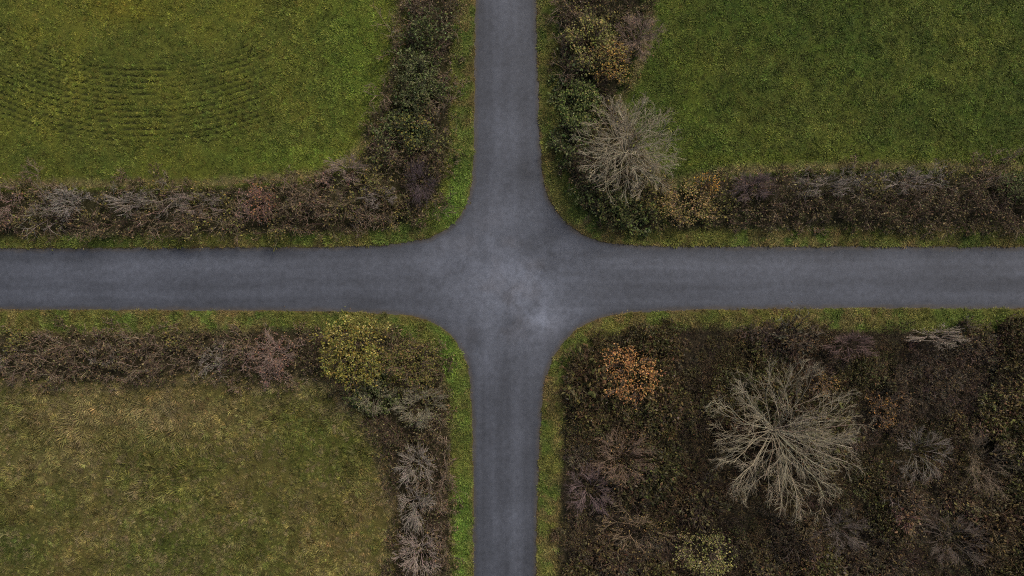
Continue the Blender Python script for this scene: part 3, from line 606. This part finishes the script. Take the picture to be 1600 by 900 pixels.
# ------------------------------------------------------------------ bare trees
def tree(label, px, py, rpx, h, limbs, tw, r0):
    ze = h * .72; c = W(px, py, ze); R_ = rpx * S * (CAM_H - ze) / CAM_H; z = ground_z(c[0], c[1])[0]
    th = h * .28
    P = path(np.array([[0, 0, -.15]]), np.array([[.03, .02, 1.0]]), np.array([th + .15]), 6, .04); R = r0 * np.array([[1.5, 1.15, 1.0, .95, .9, .85]])
    t = tag(empty('bare_tree', (c[0], c[1], z)), label, 'tree')
    g = Geo(); add_tubes(g, P, R, np.array([tw[0]]) * .8, 10); obj('trunk', g.mesh('trunk'), M_BARK, t)
    n_o = int(limbs * .5); n_m = int(limbs * .32); n_i = limbs - n_o - n_m
    gold = np.concatenate([(np.arange(m) + .5 * k + .25 * rng.normal(size=m)) / m * 6.283 for k, m in enumerate((n_o, n_m, n_i))])
    tl = np.concatenate([np.full(n_o, .97), np.full(n_m, .64), np.full(n_i, .28)]) * rng.uniform(.86, 1.08, limbs)
    a = gold; rad = R_ * .70 * tl; p = P[0, np.clip(5 - (tl * 3).astype(int), 2, 5)]
    tip = np.stack([rad * np.cos(a), rad * np.sin(a), h * (.93 - .30 * tl ** 2)], -1)
    d = norm(tip - p + np.array([0, 0, .25 * h])); L = np.linalg.norm(tip - p, axis=1)
    P0 = path(p, d, L, 7, .13); P0 += (np.linspace(0, 1, 7)[None, :, None] ** 1.3) * (tip - P0[:, -1])[:, None, :]
    R0 = r0 * .27 * np.linspace(1, .40, 7)[None] * (.6 + .5 * tl[:, None])
    c0 = np.array([[0, 0, th]])
    P1, R1, i1 = grow(P0, R0, 6, .30, 1, .35, .95, .48, 6, .12, .06, .28, c0, .66, .0145, .2)
    P2, R2, i2 = grow(P1, R1, 5, .22, 1, .35, .95, .56, 5, .14, .05, .24, c0, .70, .011, .25)
    P3, R3, i3 = grow(P2, R2, 4, .20, 1, .35, .90, .68, 4, .16, .04, .22, c0, .78, .009, .25)
    i2 = i1[i2]; i3 = i2[i3]
    last = P3.reshape(-1, 3); kx = R_ / np.percentile(np.hypot(last[:, 0], last[:, 1]), 93); k3 = np.array([kx, kx, 1.0])
    for q in (P1, P2, P3, P0): q *= 1.0
    def fit(q):
        s = smooth(0, .35, np.hypot(q[..., 0], q[..., 1]) / R_)[..., None]; q = q * (1 + (k3 - 1) * s); r_ = np.hypot(q[..., 0], q[..., 1]); e_ = .90 * R_; rn = np.where(r_ > e_, e_ + .34 * R_ * (1 - np.exp(-(r_ - e_) / (.34 * R_))), r_); q[..., :2] *= (rn / np.maximum(r_, 1e-6))[..., None]; q[..., 2] = np.maximum(q[..., 2], .3); return q
    P0, P1, P2, P3 = map(fit, (P0, P1, P2, P3))
    cl = lambda n: pick(tw, n, .14, .04)
    for i in range(limbs):
        g = Geo(); add_tubes(g, P0[i:i + 1], R0[i:i + 1], cl(1), 6); m = i1 == i; add_tubes(g, P1[m], R1[m], cl(m.sum()), 4)
        lo = obj('limb', g.mesh('limb'), M_BARK, t)
        g = Geo(); m = i2 == i; add_tubes(g, P2[m], R2[m], cl(m.sum())); m = i3 == i; add_tubes(g, P3[m], R3[m], cl(m.sum()))
        tag(obj('twigs', g.mesh('twigs'), M_BARK, lo), kind='stuff')
TREE = [(.24,.21,.145),(.175,.148,.10),(.13,.107,.072)]
tree('pale bare tree standing between the two hedges in the upper right corner', 985, 228, 84, 5.6, 30, [tuple(1.1 * v for v in t_) for t_ in TREE], .14)
tree('large pale bare tree spreading its branches over the dark thicket', 1234, 688, 124, 6.4, 34, TREE, .16)

# ------------------------------------------------------------------ the thicket bottom right
def thicket_proto(kind):
    gb = Geo()
    s = dict(ST['dark']); 
    if kind == 0: s = dict(tw=[(1,.78,.62),(.8,.62,.5)], r=.014, lf=[(1.1,.9,.42),(.8,.7,.3)], nl=24, ls=.17)
    if kind == 1: s = dict(tw=[(.9,.72,.5)], r=.013, lf=[(.62,.72,.26),(.9,.85,.35),(1.2,.9,.45),(.5,.55,.2)], nl=60, ls=.19)
    if kind == 2: s = dict(tw=[(1.1,.88,.74),(.8,.64,.54)], r=.014, lf=[(.9,.7,.4)], nl=12, ls=.15)
    if kind == 3: s = dict(tw=[(.9,.68,.5)], r=.013, lf=[(.95,.70,.38),(.75,.60,.27),(1.15,.88,.52)], nl=30, ls=.17)
    clump(gb, gb, 0, 0, 0, .66, .85, s, 6); me = gb.mesh('growth', sm=False); me.materials.append(M_CLUMP); return me
TP = [proto(thicket_proto(k)) for k in (0, 0, 1, 1, 2, 2, 3, 3)]
x, y = poly_points(HEDGE['se'], .50); e = polydist(HEDGE['se'], x, y, True); n = len(x); z = ground_z(x, y)
wk = np.stack([fbm(x, y, 3.5, 201), fbm(x, y, 3.0, 202) + .35 * patch(x, y, 980, 560, 170, 90) + .15 * patch(x, y, 900, 800, 60, 200),
               fbm(x, y, 3.2, 203) + .22 * patch(x, y, 1450, 560, 200, 80), fbm(x, y, 2.5, 204) + .12 * patch(x, y, 1000, 650, 200, 100)], 1) + .10 * rng.normal(size=(n, 4))
sid, sdist, sn = seeds(x, y, 2.9); first = np.array([np.where(sid == q_)[0][0] if (sid == q_).any() else 0 for q_ in range(sn)])
kk = np.where(rng.random(n) < .78, wk.argmax(1)[first][sid], wk.argmax(1)); mt = rng.uniform(.65, 1.22, sn)[sid]; mh = rng.uniform(.65, 1.6, sn)[sid] * (1.25 - .6 * np.clip(sdist / 1.5, 0, 1)); idx = kk * 2 + rng.integers(0, 2, n)
tint = np.array([.080, .067, .054])[None] * mt[:, None] * (1 + .28 * rng.normal(size=(n, 1))) * (0.75 + .5 * fbm(x, y, 2.2, 205))[:, None] * (1 + .07 * rng.normal(size=(n, 3)))
sz = (1 - .4 * under(x, y)) * rng.uniform(.7, 1.35, n) * (.6 + .4 * smooth(0, 1.2, e)) * mh
rot = np.stack([rng.normal(size=n) * .12, rng.normal(size=n) * .12, rng.random(n) * 6.283], -1)
scatter('bramble_thicket', TP, x, y, z - .03, rot, sz, np.clip(tint, .012, .4), idx, 'dark brown bramble thicket filling the bottom right quarter', 'thicket')

# ------------------------------------------------------------------ fallen leaves on the verges and road margins
n = 60000; x = rng.uniform(-XM, XM, n); y = rng.uniform(-YM, YM, n); d, q = edge_dist(x, y)
pr = np.where(d > 0, .22 * np.exp(-np.maximum(d, 0) / 1.6), .30 * np.exp(np.minimum(d, 0) / .14)) * (.3 + 1.4 * smooth(.4, .7, fbm(x, y, 2.5, 301)))
m = rng.random(n) < pr; x, y, d = x[m], y[m], d[m]; n = len(x)
z = np.where(d > 0.05, height(x, y, d) + .10 * smooth(.1, .4, d), .02) + .012
th = rng.random(n) * 6.283; D_ = norm(np.stack([np.cos(th), np.sin(th), rng.normal(size=n) * .2], -1)); L = .07 * rng.uniform(.6, 1.4, n)
g = Geo(); add_leaves(g, np.stack([x, y, z], -1), D_, L, L * .6, pick([(.17,.10,.035),(.13,.075,.03),(.24,.19,.06),(.10,.065,.03)], n, .25, .08))
tag(obj('fallen_leaves', g.mesh('fallen_leaves', sm=False), M_LEAF), 'scattered brown and yellow leaves along the road margins', 'leaves', kind='stuff')
